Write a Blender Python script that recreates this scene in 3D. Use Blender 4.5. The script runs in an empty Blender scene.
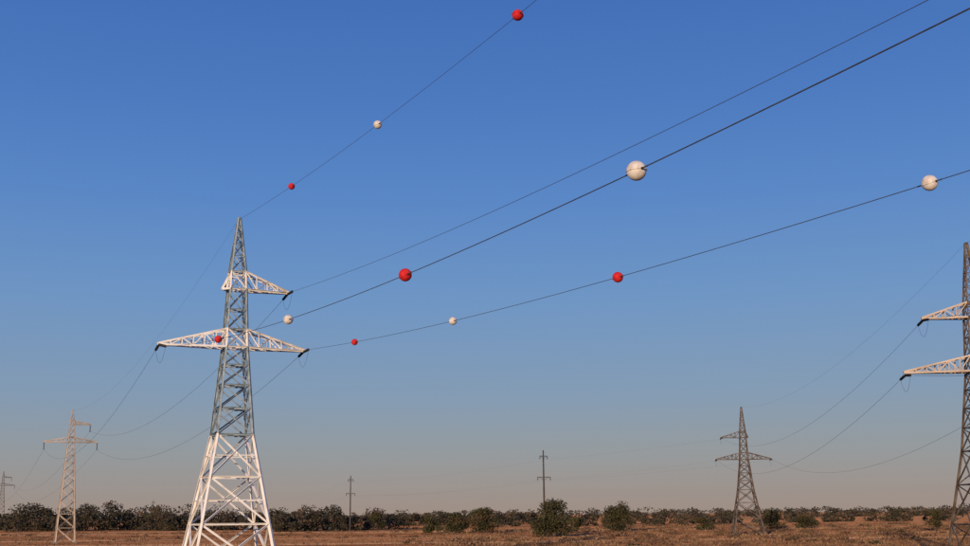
import bpy, math, random
from mathutils import Matrix, Vector
random.seed(7)
scene=bpy.context.scene
scene.view_settings.view_transform='Standard'
scene.view_settings.look='None'
scene.view_settings.exposure=0

# ---------------------------------------------------------------- camera
f=1150.; pitch=math.atan(242/f); roll=math.radians(-0.6)
cam=bpy.data.cameras.new("camera"); co=bpy.data.objects.new("camera",cam)
scene.collection.objects.link(co)
cam.sensor_width=36; cam.lens=36*f/970; cam.clip_end=60000; cam.clip_start=0.1
co.matrix_world=Matrix.Translation((0,0,6))@Matrix.Rotation(math.pi/2+pitch,4,'X')@Matrix.Rotation(roll,4,'Z')
scene.camera=co

# ---------------------------------------------------------------- light
SUN_EL=math.radians(8); SUN_AZ=math.radians(197)   # clockwise from +Y
sv=Vector((math.sin(SUN_AZ)*math.cos(SUN_EL),math.cos(SUN_AZ)*math.cos(SUN_EL),math.sin(SUN_EL)))
sl=bpy.data.lights.new("sun",'SUN'); so=bpy.data.objects.new("sun",sl); scene.collection.objects.link(so)
sl.energy=3.7; sl.angle=math.radians(.5); sl.color=(1,.72,.47)
so.rotation_euler=sv.to_track_quat('Z','Y').to_euler()
w=bpy.data.worlds.new("World"); scene.world=w; w.use_nodes=True
nt=w.node_tree; nt.nodes.clear()
o=nt.nodes.new('ShaderNodeOutputWorld'); bg=nt.nodes.new('ShaderNodeBackground')
sky=nt.nodes.new('ShaderNodeTexSky'); sky.sky_type='NISHITA'; sky.sun_disc=False
sky.sun_elevation=SUN_EL; sky.sun_rotation=SUN_AZ; sky.air_density=1; sky.dust_density=1.5; sky.ozone_density=1.5
tc=nt.nodes.new('ShaderNodeTexCoord'); sx=nt.nodes.new('ShaderNodeSeparateXYZ')
nt.links.new(tc.outputs['Generated'],sx.inputs[0])
ramp=nt.nodes.new('ShaderNodeValToRGB'); mr=nt.nodes.new('ShaderNodeMapRange')
mr.inputs['From Min'].default_value=0; mr.inputs['From Max'].default_value=.6
nt.links.new(sx.outputs['Z'],mr.inputs['Value']); nt.links.new(mr.outputs[0],ramp.inputs[0])
def lin(c): return tuple(((v/255)/12.92 if v/255<=.04045 else ((v/255+.055)/1.055)**2.4) for v in c)
stops=[(0,(161,144,134)),(1.2,(155,146,143)),(3.2,(143,150,158)),(5.7,(127,150,177)),(10.6,(105,145,194)),(15.4,(85,131,196)),(20,(72,119,190)),(26,(60,106,181)),(40,(45,85,160))]
el=ramp.color_ramp.elements
while len(el)>1: el.remove(el[-1])
for i,(deg,c) in enumerate(stops):
    p=min(1,math.sin(math.radians(deg))/.6)
    e=el[0] if i==0 else el.new(p)
    e.position=p; e.color=(*lin(c),1)
sc=nt.nodes.new('ShaderNodeVectorMath'); sc.operation='SCALE'; sc.inputs['Scale'].default_value=10.5
nt.links.new(ramp.outputs[0],sc.inputs[0])
mx=nt.nodes.new('ShaderNodeMix'); mx.data_type='RGBA'; mx.inputs['Factor'].default_value=.9
nt.links.new(sky.outputs[0],mx.inputs['A']); nt.links.new(sc.outputs[0],mx.inputs['B'])
nt.links.new(mx.outputs['Result'],bg.inputs[0]); bg.inputs[1].default_value=.1
nt.links.new(bg.outputs[0],o.inputs[0])

# ---------------------------------------------------------------- materials
def mat(name,cols,scale=3,rough=.7,metal=0,detail=4,stretch=(1,1,1),bump=0,contrast=(.35,.65)):
    m=bpy.data.materials.new(name); m.use_nodes=True; n=m.node_tree; b=n.nodes['Principled BSDF']
    t=n.nodes.new('ShaderNodeTexCoord'); mp=n.nodes.new('ShaderNodeMapping'); mp.inputs['Scale'].default_value=stretch
    nz=n.nodes.new('ShaderNodeTexNoise'); nz.inputs['Scale'].default_value=scale; nz.inputs['Detail'].default_value=detail
    r=n.nodes.new('ShaderNodeValToRGB'); e=r.color_ramp.elements
    e[0].position=contrast[0]; e[1].position=contrast[1]
    e[0].color=(*cols[0],1); e[1].color=(*cols[-1],1)
    if len(cols)==3:
        k=e.new((contrast[0]+contrast[1])/2); k.color=(*cols[1],1)
    n.links.new(t.outputs['Object'],mp.inputs[0]); n.links.new(mp.outputs[0],nz.inputs['Vector'])
    n.links.new(nz.outputs[0],r.inputs[0]); n.links.new(r.outputs[0],b.inputs['Base Color'])
    b.inputs['Roughness'].default_value=rough; b.inputs['Metallic'].default_value=metal
    b.inputs['Specular IOR Level'].default_value=.2
    return m
M_white=mat("white_tower_paint",[(.58,.52,.46),(.78,.75,.71),(.84,.82,.79)],scale=.9,rough=.55,contrast=(.28,.6))
M_steel=mat("weathered_blue_grey_steel",[(.17,.22,.26),(.26,.33,.38),(.35,.42,.47)],scale=1.2,rough=.6)
M_rust=mat("dark_rusty_steel",[(.09,.06,.045),(.14,.11,.09),(.19,.165,.15)],scale=.8,rough=.75)
M_peach=mat("pale_peach_paint",[(.42,.33,.26),(.54,.44,.35),(.60,.51,.43)],scale=.35,rough=.7)  # pale warm tone, varied by noise
M_wire=mat("conductor_aluminium",[(.05,.05,.055),(.08,.08,.085)],rough=.6)
M_ins=mat("insulator_glass",[(.02,.02,.022),(.04,.035,.03)],rough=.35)
M_red=mat("red_marker_plastic",[(.55,.015,.02),(.66,.025,.03),(.68,.05,.05)],scale=4,rough=.75)
M_wht=mat("white_marker_plastic",[(.60,.52,.45),(.76,.71,.66),(.8,.76,.72)],scale=3,rough=.75)
M_dark=mat("clamp_rubber",[(.03,.03,.03),(.05,.05,.05)],rough=.7)
M_conc=mat("concrete",[(.20,.17,.15),(.28,.25,.22)],scale=2,rough=.9)
M_pole=mat("pole_concrete",[(.06,.05,.045),(.10,.085,.075)],scale=1.5,rough=.9)
M_bark=mat("bark",[(.05,.035,.025),(.10,.075,.055)],scale=3,rough=.95)
fol=[mat("foliage_dark",[(.034,.034,.015),(.052,.050,.022)],scale=.6),  # darkest leaf tone, picked at random per clump
     mat("foliage_green",[(.055,.054,.022),(.085,.076,.032)],scale=.6),
     mat("foliage_autumn",[(.10,.072,.033),(.14,.092,.042)],scale=.6)]
far=[mat("far_haze_foliage_dark",[(.042,.038,.025),(.058,.050,.032)],scale=.1),  # distance haze put into muted leaf colours; tones random per clump
     mat("far_haze_foliage",[(.060,.052,.031),(.080,.067,.040)],scale=.1),
     mat("far_haze_foliage_autumn",[(.10,.07,.045),(.13,.088,.055)],scale=.1)]
haze=[mat("haze_tinted_foliage",[(.10,.082,.07),(.13,.105,.09)],scale=.02)]  # air haze of the horizon mixed into the leaf colour
dry=[mat("dry_grass_dark",[(.15,.082,.043),(.20,.11,.058)],scale=.3),
     mat("dry_grass_straw",[(.27,.165,.085),(.33,.205,.11)],scale=.3),
     mat("weed_brown",[(.09,.060,.032),(.13,.083,.043)],scale=.3)]

# ---------------------------------------------------------------- mesh helper
class MB:
    def __init__(s): s.v=[]; s.f=[]; s.m=[]; s.mats=[]; s.smooth=[]
    def mi(s,m):
        if m not in s.mats: s.mats.append(m)
        return s.mats.index(m)
    def add(s,vs,fs,m,sm=False):
        b=len(s.v); s.v+= [tuple(x) for x in vs]; k=s.mi(m)
        for q in fs: s.f.append(tuple(b+i for i in q)); s.m.append(k); s.smooth.append(sm)
    def angle(s,p,q,wd,m):           # rolled steel L-section
        p=Vector(p); q=Vector(q); d=q-p
        if d.length<1e-5: return
        d.normalize(); u=d.cross(Vector((0,0,1)))
        if u.length<.05: u=d.cross(Vector((1,0,0)))
        u.normalize(); v=d.cross(u); t=wd*.16
        pr=[(0,0),(wd,0),(wd,t),(t,t),(t,wd),(0,wd)]
        vs=[e+u*(a-wd/3)+v*(b-wd/3) for e in (p,q) for a,b in pr]
        s.add(vs,[(i,(i+1)%6,6+(i+1)%6,6+i) for i in range(6)],m)
    def tube(s,pts,rad,m,n=6,cap=True):
        if not isinstance(rad,(list,tuple)): rad=[rad]*len(pts)
        pts=[Vector(p) for p in pts]; vs=[]
        d0=(pts[-1]-pts[0]).normalized(); ref=Vector((0,0,1)) if abs(d0.z)<.9 else Vector((1,0,0))
        for i,p in enumerate(pts):
            d=(pts[min(i+1,len(pts)-1)]-pts[max(i-1,0)]).normalized()
            u=d.cross(ref).normalized(); v=d.cross(u)
            for k in range(n):
                a=2*math.pi*k/n; vs.append(p+(u*math.cos(a)+v*math.sin(a))*rad[i])
        fs=[(i*n+k,i*n+(k+1)%n,(i+1)*n+(k+1)%n,(i+1)*n+k) for i in range(len(pts)-1) for k in range(n)]
        if cap: fs+=[tuple(range(n)),tuple(range((len(pts)-1)*n,len(pts)*n))]
        s.add(vs,fs,m,True)
    def box(s,c,sz,m):
        c=Vector(c); x,y,z=[k/2 for k in sz]
        vs=[c+Vector((a*x,b*y,d*z)) for a in(-1,1) for b in(-1,1) for d in(-1,1)]
        s.add(vs,[(0,1,3,2),(4,6,7,5),(0,4,5,1),(2,3,7,6),(0,2,6,4),(1,5,7,3)],m)
    def leaves(s,c,r,n,size,m):
        c=Vector(c)
        for _ in range(n):
            a=random.uniform(0,2*math.pi); z=random.uniform(-1,1); k=math.sqrt(1-z*z)
            rr=random.random()**.45
            p=c+Vector((r[0]*k*math.cos(a),r[1]*k*math.sin(a),r[2]*z))*rr
            u=Vector([random.gauss(0,1) for _ in range(3)]).normalized(); v=u.cross(Vector([random.gauss(0,1) for _ in range(3)])).normalized()
            q=size*random.uniform(.5,1.3)
            if p.z<.02: p.z=.02+random.random()*.2
            s.add([p-u*q*.5,p+v*q*.4,p+u*q*.55,p-v*q*.4],[(0,1,2,3)],m)
    def obj(s,name,parent=None,loc=(0,0,0),rz=0):
        me=bpy.data.meshes.new(name); me.from_pydata(s.v,[],s.f); me.validate()
        for m in s.mats: me.materials.append(m)
        me.polygons.foreach_set('material_index',s.m[:len(me.polygons)])
        me.polygons.foreach_set('use_smooth',s.smooth[:len(me.polygons)])
        me.update(); ob=bpy.data.objects.new(name,me); scene.collection.objects.link(ob)
        ob.location=loc; ob.rotation_euler=(0,0,rz)
        if parent: ob.parent=parent
        return ob

# ---------------------------------------------------------------- towers
def interp(tab,z):
    for (a,b),(c,d) in zip(tab,tab[1:]):
        if a<=z<=c: return b+(d-b)*(z-a)/(c-a)
    return tab[-1][1]
def tower(name,loc,rz,widths,levels,arms,colf,legw=.24,brw=.14,armcol=None):
    """widths: (z, side); levels: panel heights; arms: (sign, length, z_bottom, z_top)"""
    B=MB()
    def corner(z,i):
        h=interp(widths,z)/2; sx,sy=[(-1,-1),(1,-1),(1,1),(-1,1)][i%4]
        return Vector((sx*h,sy*h,z))
    for k,(z0,z1) in enumerate(zip(levels,levels[1:])):
        m=colf((z0+z1)/2); s=.55+.45*max(0,1-z0/levels[-1]*1.15); s=max(s,.5)
        for i in range(4):
            B.angle(corner(z0,i),corner(z1,i),legw*s,m)
            a0,b0,a1,b1=corner(z0,i),corner(z0,i+1),corner(z1,i),corner(z1,i+1)
            B.angle(a0,b1,brw*s,m); B.angle(b0,a1,brw*s,m)
            if k>0: B.angle(a0,b0,brw*s*.9,m)
            if z1-z0>4:     # secondary bracing
                c=(a0+b0+a1+b1)/4
                B.angle((a0*.5+a1*.5),(a0+b1)/2*.5+a0*.0+c*.5,brw*s*.6,m)
                B.angle((b0*.5+b1*.5),(b0+a1)/2*.5+c*.5,brw*s*.6,m)
                B.box(c,(.3,.3,.3),m)
        for i in (0,1):
            if k>0 and (z1-z0)>1.5: B.angle(corner(z0,i),corner(z0,i+2),brw*s*.7,m)
    top=levels[-1]
    for i in range(4): B.angle(corner(top,i),corner(top,i+1),brw*.5,colf(top))
    for sg,L,zb,zt in arms:
        m=armcol or colf(zb); hb=interp(widths,zb)/2; ht=interp(widths,zt)/2
        tip=Vector((sg*L,0,zb)); n=max(2,int(round((L-hb)/1.15)))
        for sy in (-1,1):
            cb=Vector((sg*hb,sy*hb,zb)); ct=Vector((sg*ht,sy*ht,zt))
            tb=tip+Vector((0,sy*.12,0)); tt=tip+Vector((0,sy*.1,.16))
            B.angle(cb,tb,.19,m); B.angle(ct,tt,.17,m)
            for j in range(n):
                p0=cb.lerp(tb,j/n); p1=cb.lerp(tb,(j+1)/n); q0=ct.lerp(tt,j/n); q1=ct.lerp(tt,(j+1)/n)
                B.angle(p0,q1,.1,m) if j%2 else B.angle(q0,p1,.1,m)
                if j>0: B.angle(p0,q0,.1,m)
        for j in range(n):
            g=lambda sy,t,z0,h: Vector((sg*h,sy*h,z0)).lerp(tip,t)
            a=g(-1,j/n,zb,hb); b=g(1,j/n,zb,hb); c=g(-1,(j+1)/n,zb,hb); d=g(1,(j+1)/n,zb,hb)
            B.angle(a,d,.1,m); B.angle(b,c,.1,m); B.angle(a,b,.1,m)
            a=g(-1,j/n,zt,ht); b=g(1,j/n,zt,ht); d=g(1,(j+1)/n,zt,ht)
            B.angle(a,b,.08,m); B.angle(a,d,.08,m)
        B.box(tip+Vector((0,0,.05)),(.3,.3,.28),m)
    for _,_,zb,zt in arms:
        for zz_ in (zb,zt):
            for i in range(4): B.angle(corner(zz_,i),corner(zz_,i+1),.15,colf(zb))
    ob=B.obj(name,loc=loc,rz=rz)
    Fd=MB()
    for i in range(4):
        c=corner(0,i); Fd.box((c.x,c.y,.12),(.9,.9,.5),M_conc)
    Fd.obj("footings",parent=ob)
    return ob

def string_mesh(p,q,parent,name="insulator_string",r=.15):
    """chain of cap-and-pin insulator discs from p to q (parent-local)"""
    B=MB(); p=Vector(p); q=Vector(q); L=(q-p).length; n=max(6,int(L/.17))
    pts=[];rad=[]
    for i in range(n):
        a=(i+.15)/n
        for t,rr in ((a,.035),(a+.02/L,r),(a+.07/L,r*.8),(a+.1/L,.04)):
            pts.append(p.lerp(q,min(t,1))); rad.append(rr)
    B.tube([p]+pts+[q],[.03]+rad+[.04],M_ins,n=8)
    return B.obj(name,parent=parent)

def span(p,q,c,n=70):
    p=Vector(p); q=Vector(q); L=math.hypot(q.x-p.x,q.y-p.y); s=c*L*L
    return [p.lerp(q,i/n)+Vector((0,0,-s*(i/n)*(1-i/n))) for i in range(n+1)]
def wire(name,pts,r=.028):
    B=MB(); B.tube(pts,r,M_wire,n=6); return B.obj(name)
def loc2w(base,a,x,y,z):   # tower-local -> world
    return Vector((base[0]+x*math.cos(a)-y*math.sin(a),base[1]+x*math.sin(a)+y*math.cos(a),z))

A=math.radians(24.2)
MAIN=(-26.4,120); SMALL=(-109.4,305); FARL=(-331.7,800); BEH=(MAIN[0]+240*math.sin(A),MAIN[1]-240*math.cos(A))
wid=[(0,8.6),(14.4,3.6),(23.5,2.2),(31.6,1.55),(37.6,.22)]
lev=[0,5.4,10.1,14.4,17.1,19.5,21.6,23.5,25.4,27.5,29.7,31.6,33.3,34.7,35.9,36.8,37.6]
def col_main(z):
    return M_white if (z<14.4 or 23.2<z<25.4 or 29.5<z<31.6) else M_steel
arms=[(-1,7.8,23.5,25.4),(1,7.4,23.5,25.4),(1,5.5,29.7,31.6),(-1,1.5,29.7,31.2)]
TN="lattice_transmission_tower"
t_main=tower(TN,(MAIN[0],MAIN[1],0),A,wid,lev,arms,col_main,legw=.3,brw=.21)
t_beh=tower(TN,(BEH[0],BEH[1],0),A,wid,lev,arms,col_main,legw=.3,brw=.21)
# front spans: fitted parabolas z = z0 - b s + c s^2  (s towards the viewer)
par={'L':(-7.4,23.28,.134,.0006),'R':(7.4,23.6,.0981,.000408),'U':(5.5,29.75,.0995,.00041),'G':(0,37.43,.1118,.00048)}
def zz(k,s): o_,z0,b,c=par[k]; return z0-b*s+c*s*s
armx={'L':-7.8,'R':7.4,'U':5.5}; armz={'L':23.5,'R':23.5,'U':29.7}
for k,(off,z0,b,c) in par.items():
    s0=2.0 if k!='G' else .0; s1=238. if k!='G' else 240.
    zend={'L':23.2,'R':23.2,'U':29.4,'G':37.6}[k]
    pts=[]
    N=160
    for i in range(N+1):
        s=s0+(s1-s0)*i/N; z=zz(k,s)
        if s>130:  # close the span onto the tower behind the viewer
            t=(s-130)/(s1-130); z+= (zend-zz(k,s1))*t*t
        pts.append(loc2w(MAIN,A,off,-s,z))
    wire("overhead_ground_wire" if k=='G' else "power_line_conductor",pts,{'G':.013,'L':.018,'R':.017,'U':.015}[k])
def strings(tob,k,offx,zarm,front,back,zf,zb):
    f_=Vector((front,-2.0,zf)); b_=Vector((back,2.0,zb)); a_=Vector((offx,0,zarm-.1))
    string_mesh(a_+Vector((0,-.25,0)),f_,tob); string_mesh(a_+Vector((0,.25,0)),b_,tob)
    pts=[f_.lerp(b_,i/16)+Vector((0,0,-1.5*(1-((i-8)/8)**2))) for i in range(17)]
    B=MB(); B.tube(pts,.014,M_wire); B.obj("jumper_loop",parent=tob)
small_z={'L':24.0,'R':24.0,'U':28.9}; small_x={'L':-6.6,'R':6.6,'U':4.6}
for k in 'LRU':
    off=par[k][0]
    strings(t_main,k,armx[k],armz[k],off,armx[k],zz(k,2.0),armz[k]-.35)
    strings(t_beh,k,armx[k],armz[k],armx[k],off,armz[k]-.35,{'L':23.2,'R':23.2,'U':29.4}[k])
    wire("power_line_conductor",span(loc2w(MAIN,A,armx[k],2,armz[k]-.35),loc2w(SMALL,A,small_x[k],0,small_z[k]),.0006),.017)
    wire("power_line_conductor",span(loc2w(SMALL,A,small_x[k],0,small_z[k]),loc2w(FARL,A,small_x[k],0,small_z[k]+4),.00015),.02)
wire("overhead_ground_wire",span((MAIN[0],MAIN[1],37.6),(SMALL[0],SMALL[1],34.3),.0005),.008)
# suspension towers further along
wid2=[(0,4.8),(25.9,1.5),(30.6,1.1),(34.3,.2)]
lev2=[0,3.9,7.4,10.6,13.5,16.1,18.5,20.6,22.5,24.2,25.9,27.3,29,30.6,32,33.2,34.3]
def suspension(base,rz,sc_=1,cf=lambda z:M_peach):
    arms2=[(-1,6.6,25.9,27.2),(1,6.6,25.9,27.2),(1,4.6,30.6,31.5)]
    t=tower(TN,(base[0],base[1],0),rz,wid2,lev2,arms2,cf,legw=.26,brw=.16)
    for x,z in ((-6.6,25.9),(6.6,25.9),(4.6,30.6)):
        string_mesh((x,0,z-.1),(x,0,z-2),t,r=.2)
    t.scale=(sc_,)*3
    return t
suspension(SMALL,A)
suspension(FARL,A,1.13,lambda z:M_rust)

# second line on the right
RT=(51.55,120); MRT=(69.1,313); A2=math.atan2(-(MRT[0]-RT[0]),MRT[1]-RT[1])
wid3=[(0,8.0),(12,3.8),(20,2.1),(27.6,1.4),(34,.22)]
lev3=[0,4.6,8.6,12,14.4,16.4,18.3,20,21.8,23.8,25.8,27.5,29.2,30.7,32,33.1,34]
arms3=[(-1,7.4,20,21.8),(1,7.1,20,21.8),(-1,5.8,25.8,27.5),(1,1.3,25.8,27.2)]
cr=lambda z:M_rust
t_r=tower(TN,(RT[0],RT[1],0),A2,wid3,lev3,[(-1,7.5,20.2,21.8),(1,7.1,20.2,21.8),(-1,5.2,25.9,27.5),(1,1.3,25.9,27.2)],cr,legw=.24,brw=.14,armcol=M_peach)
t_m=tower(TN,(MRT[0],MRT[1],0),A2,wid3,lev3,arms3,cr,legw=.34,brw=.2)
p2={'L':(-7.4,20),'R':(7.1,20),'U':(-5.8,25.8)}
for k,(x,z) in p2.items():
    xr={'L':-7.5,'R':7.1,'U':-5.2}[k]
    for tob,xx in ((t_r,xr),(t_m,x)):
        strings(tob,k,xx,z,xx,xx,z-.3,z-.3)
    wire("power_line_conductor",span(loc2w(RT,A2,xr,2,z-.3),loc2w(MRT,A2,x,-2,z-.3),.0007),.015)
    wire("power_line_conductor",span(loc2w(RT,A2,xr,-2,z-.3),loc2w(RT,A2,xr,-220,z-.3),.0006),.018)
wire("overhead_ground_wire",span((RT[0],RT[1],34),(MRT[0],MRT[1],34),.0005),.008)
wire("overhead_ground_wire",span((RT[0],RT[1],34),tuple(loc2w(RT,A2,0,-222,34)),.0005),.012)
bx=loc2w(RT,A2,0,-222,0)
t_b2=tower(TN,(bx.x,bx.y,0),A2,wid3,lev3,arms3,cr)

# ---------------------------------------------------------------- marker balls
def ball(k,s,m):
    off,z0,b,c=par[k]; P=loc2w(MAIN,A,off,-s,zz(k,s))
    B=MB(); R=.30
    nl,na=20,32; vs=[]; fs=[]
    for i in range(nl+1):
        th=math.pi*i/nl
        for j in range(na):
            ph=2*math.pi*j/na
            vs.append((R*math.sin(th)*math.cos(ph),R*math.cos(th),R*math.sin(th)*math.sin(ph)))
    for i in range(nl):
        for j in range(na):
            fs.append((i*na+j,i*na+(j+1)%na,(i+1)*na+(j+1)%na,(i+1)*na+j))
    B.add(vs,fs,m,True)
    # bolted flange between the two half shells (plane containing the wire), clamp collars
    fl=[];ff=[]
    for j in range(48):
        a=2*math.pi*j/48
        for r_ in (R-.01,R+.022):
            for h in (-.008,.008): fl.append((r_*math.sin(a),r_*math.cos(a),h))
    for j in range(48):
        k0=4*j;k1=4*((j+1)%48)
        ff+=[(k0+2,k0+3,k1+3,k1+2),(k0,k0+2,k1+2,k1),(k0+1,k1+1,k1+3,k0+3)]
    B.add(fl,ff,m,False)
    for sg in (-1,1):
        B.tube([(0,sg*(R-.03),0),(0,sg*(R+.04),0)],[.045,.038],M_dark,n=12)
        B.tube([(0,sg*(R+.04),0),(0,sg*(R+.3),0)],[.022,.026],M_dark,n=8)
    for j in range(8):
        a=2*math.pi*(j+.5)/8
        B.tube([((R+.008)*math.cos(a),(R+.008)*math.sin(a),-.02),((R+.008)*math.cos(a),(R+.008)*math.sin(a),.02)],.012,M_dark,n=6)
    ob=B.obj("aerial_marker_ball",loc=P)
    ob.rotation_euler=(math.atan(b-2*c*s),random.uniform(-.6,.6),A)
for k,ss in (('G',(22,46,69,92,115,138)),('L',(29,51,72,92,115,138)),('R',(18,42,66,89,112,135))):
    for i,s in enumerate(ss): ball(k,s,M_red if i%2==0 else M_wht)

# ---------------------------------------------------------------- poles
def pole(base,h,rz=0,arm=1.9):
    B=MB(); B.tube([(0,0,-.5),(0,0,h*.5),(0,0,h)],[.34,.27,.19],M_pole,n=10)
    for z,L in ((h*.93,arm*.6),(h*.68,arm)):
        B.box((0,-.25,z),(2*L,.16,.2),M_pole)
        B.angle((-L*.7,-.2,z),(0,-.2,z-.9),.1,M_pole); B.angle((L*.7,-.2,z),(0,-.2,z-.9),.1,M_pole)
        for x in (-L*.92,L*.92):
            B.tube([(x,-.25,z-.1),(x,-.25,z-.25),(x,-.25,z-.3),(x,-.25,z-.8),(x,-.25,z-1)],[.05,.05,.13,.13,.05],M_ins,n=8)
    return B.obj("concrete_utility_pole",loc=(base[0],base[1],0),rz=rz)
PL=[((17,351),25.0,2.2),((-58,496),23,2.0),((-242,849),19,2.2),((-300,960),19,2.2)]
for b_,h,a_ in PL: pole(b_,h,math.radians(20),a_)
def patt(i,j):
    b_,h,a_=PL[i]; z,x=[(h*.68-1,-a_*.92),(h*.68-1,a_*.92),(h*.93-1,a_*.55)][j]
    r=math.radians(20); return (b_[0]+x*math.cos(r),b_[1]+x*math.sin(r),z)
for j in range(3):
    for i in range(3): wire("distribution_line_wire",span(patt(i,j),patt(i+1,j),.0002),.007)
    x,z=list(p2.values())[j]
    wire("distribution_line_wire",span(loc2w(MRT,A2,x,2,z-.3),patt(0,j),.0004),.008)

# ---------------------------------------------------------------- ground
def ground():
    m=bpy.data.materials.new("dry_field_soil"); m.use_nodes=True; n=m.node_tree; b=n.nodes['Principled BSDF']
    b.inputs['Roughness'].default_value=1; b.inputs['Specular IOR Level'].default_value=.0
    if 'Diffuse Roughness' in b.inputs: b.inputs['Diffuse Roughness'].default_value=1
    t=n.nodes.new('ShaderNodeTexCoord')
    def noise(st,scale,detail,rough=.55):
        mp=n.nodes.new('ShaderNodeMapping'); mp.inputs['Scale'].default_value=st
        z=n.nodes.new('ShaderNodeTexNoise'); z.inputs['Scale'].default_value=scale; z.inputs['Detail'].default_value=detail; z.inputs['Roughness'].default_value=rough
        n.links.new(t.outputs['Object'],mp.inputs[0]); n.links.new(mp.outputs[0],z.inputs[0]); return z
    def rmp(src,stops):
        r=n.nodes.new('ShaderNodeValToRGB'); e=r.color_ramp.elements
        e[0].position,e[0].color=stops[0][0],(*stops[0][1],1); e[1].position,e[1].color=stops[-1][0],(*stops[-1][1],1)
        for p,c in stops[1:-1]: k=e.new(p); k.color=(*c,1)
        n.links.new(src.outputs[0],r.inputs[0]); return r
    def mix(a,b_,fac,mode='MIX'):
        x=n.nodes.new('ShaderNodeMix'); x.data_type='RGBA'; x.blend_type=mode
        x.inputs['Factor'].default_value=fac
        n.links.new(a,x.inputs['A']); n.links.new(b_,x.inputs['B']); return x.outputs['Result']
    # field strips with fairly sharp borders: ploughed red-brown soil, stubble, fallow
    big=rmp(noise((.0007,.014,1),1,2,.4),[(.36,(.20,.10,.055)),(.40,(.31,.165,.088)),(.47,(.33,.18,.098)),(.485,(.24,.115,.062)),(.53,(.26,.13,.07)),(.545,(.44,.28,.165)),(.60,(.40,.25,.145)),(.615,(.27,.135,.075)),(.7,(.24,.13,.07))])
    mid=rmp(noise((.02,.07,1),1,5,.65),[(.35,(.66,.62,.58)),(.65,(1.15,1.12,1.1))])
    fine=rmp(noise((1,1,1),.9,6,.75),[(.3,(.7,.66,.62)),(.7,(1.2,1.18,1.15))])
    c=mix(big.outputs[0],mid.outputs[0],1.0,'MULTIPLY'); c=mix(c,fine.outputs[0],1.0,'MULTIPLY')
    n.links.new(c,b.inputs['Base Color'])
    B=MB(); N=60
    xs=[-12000+24000*i/N for i in range(N+1)]; ys=[-1500+ 16500*(j/N)**1.5 for j in range(N+1)]
    vs=[(x,y,0) for y in ys for x in xs]
    fs=[(j*(N+1)+i,j*(N+1)+i+1,(j+1)*(N+1)+i+1,(j+1)*(N+1)+i) for j in range(N) for i in range(N)]
    B.add(vs,fs,m); B.obj("ground")
ground()

# ---------------------------------------------------------------- vegetation
def crown(B,c,w,h,n,size,mats,wts,sub=7,z0=.1):
    """several uneven leaf clumps filling a crown of width w, height h standing at c"""
    for i in range(sub):
        a=random.uniform(0,2*math.pi)
        zc=h*(z0+.12+(.72-z0)*random.random()**1.2)
        u=zc/h; r=random.random()**.6*.36*w*(1-.75*max(0,u-.42)/.58)
        k=random.uniform(.17,.28)
        p=(c[0]+math.cos(a)*r,c[1]+math.sin(a)*r,zc)
        m=random.choices(mats,wts)[0]
        B.leaves(p,(w*k,w*k,h*random.uniform(.13,.22)),n//sub,size,m)
def tree(x,y,w,h,name,sub=16,n=1500,size=.42,wts=(3,4,1)):
    B=MB()
    B.tube([(0,0,-.2),(.1,0,h*.25),(.05,.1,h*.5),(.2,0,h*.8)],[.28,.2,.13,.04],M_bark,n=7)
    for i in range(9):
        a=2.4*i; z=h*(.12+.07*i)
        B.tube([(.05,0,z),(math.cos(a)*w*.16,math.sin(a)*w*.16,z+h*.1),(math.cos(a)*w*.36,math.sin(a)*w*.36,z+h*.2)],[.11,.07,.02],M_bark,n=5)
    crown(B,(0,0),w,h,n,size,fol,wts,sub,z0=.0)
    return B.obj(name,loc=(x,y,0))
tree(17.5,322,13,10.6,"tree",28,5600,.5,(4,5,1))
tree(46,416,12,10.4,"tree",24,4600,.55,(4,5,1))
tree(-11,407,11,8.6,"tree",18,3400,.55,(4,5,1))
tree(-2,409,12,9.0,"tree",20,3600,.55,(3,5,2))
tree(-20,414,9,6.6,"bush",12,1800,.6,(3,4,2))
tree(133,349,6,7.2,"bush",10,1500,.5,(2,4,2))
tree(-47,500,9,8.4,"bush",12,2000,.6,(4,4,1))
tree(104,430,13,8.0,"bush",16,2400,.6,(3,4,2))
tree(118,440,11,6.2,"bush",14,1800,.6,(2,4,3))
tree(30,400,10,5.2,"bush",10,1300,.6,(3,4,2))
tree(77,420,10,5.2,"bush",10,1400,.6,(3,4,2))
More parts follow.
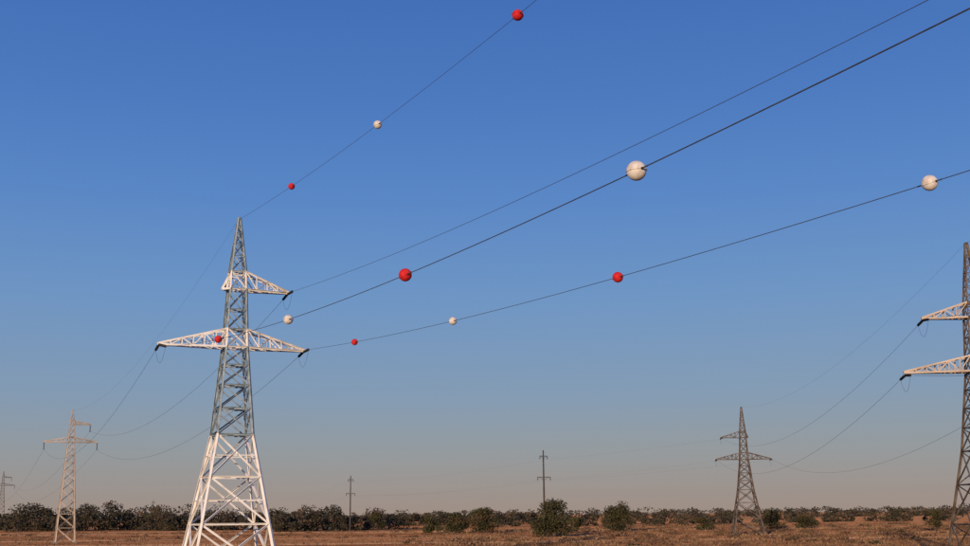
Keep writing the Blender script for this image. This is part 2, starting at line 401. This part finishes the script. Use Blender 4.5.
# tree row, left to centre: one mass
B=MB()
def row(x0,x1,y,hm,num,size,mats,wts,wm=1.3,n=150,jy=25):
    for i in range(num):
        x=x0+(x1-x0)*(i+random.random())/num; h=hm*random.uniform(.65,1.15)
        crown(B,(x,y+random.uniform(-jy,jy)),h*wm*random.uniform(.9,1.7),h,n,size,mats,wts,8,z0=-.05)
row(-262,-168,640,14.5,36,1.1,far,(4,4,1),n=560)
row(-300,-262,700,9,11,1.2,far,(3,3,2),n=300)
row(-172,-78,600,11.5,36,1.0,far,(4,4,1),n=440)
row(-95,-42,520,9.6,20,.9,far,(4,4,1),n=500)
row(-60,40,760,9,34,1.2,far,(4,4,2),n=300)
row(-10,130,620,5.8,28,1.0,far,(3,4,2),n=240)
row(80,330,700,7.2,56,1.1,far,(3,4,2),n=240)
row(-700,700,1350,12,230,2.0,far,(4,4,1),n=150,wm=1.7,jy=70)
B.obj("distant_tree_row")
B=MB()
for i in range(420):
    x=-2600+5200*i/420+random.uniform(-10,10); h=random.uniform(7,15)
    crown(B,(x,2600+random.uniform(-150,150)),h*3,h,42,4.5,haze,(1,),3,z0=-.1)
B.obj("horizon_woodland")
# scrub and dry grass: one mass each
B=MB()
for i in range(520):
    y=random.uniform(215,600); t=random.random()**.8
    x=(-.08+.56*t)*y
    h=random.uniform(.45,1.5)*(1.25 if random.random()<.15 else 1)
    B.leaves((x,y,h*.3),(h*random.uniform(1.4,4.0),h*1.4,h*.55),44,.5,random.choices(dry+[fol[1]],(5,2,4,.7))[0])
for i in range(170):
    y=random.uniform(330,560); x=random.uniform(-.43,-.05)*y
    h=random.uniform(.4,1.0); B.leaves((x,y,h*.3),(h*random.uniform(1.5,4),h,h*.5),28,.45,random.choices(dry,(4,2,2))[0])
B.obj("scrub")
B=MB()
for i in range(19000):
    y=200+random.random()**1.6*330; x=random.uniform(-.45,.45)*y
    if x<-.05*y and random.random()<.6: continue
    h=random.uniform(.15,.55); m=random.choices(dry,(5,4,1))[0]
    for j in range(3):
        a=random.uniform(0,math.pi); wv=random.uniform(.05,.18); ox,oy=random.uniform(-.6,.6),random.uniform(-.6,.6)
        lx,ly=random.uniform(-.3,.3),random.uniform(-.3,.3)
        B.add([(x+ox-math.cos(a)*wv,y+oy-math.sin(a)*wv,0),(x+ox+math.cos(a)*wv,y+oy+math.sin(a)*wv,0),(x+ox+lx,y+oy+ly,h)],[(0,1,2)],m)
B.obj("dry_grass")
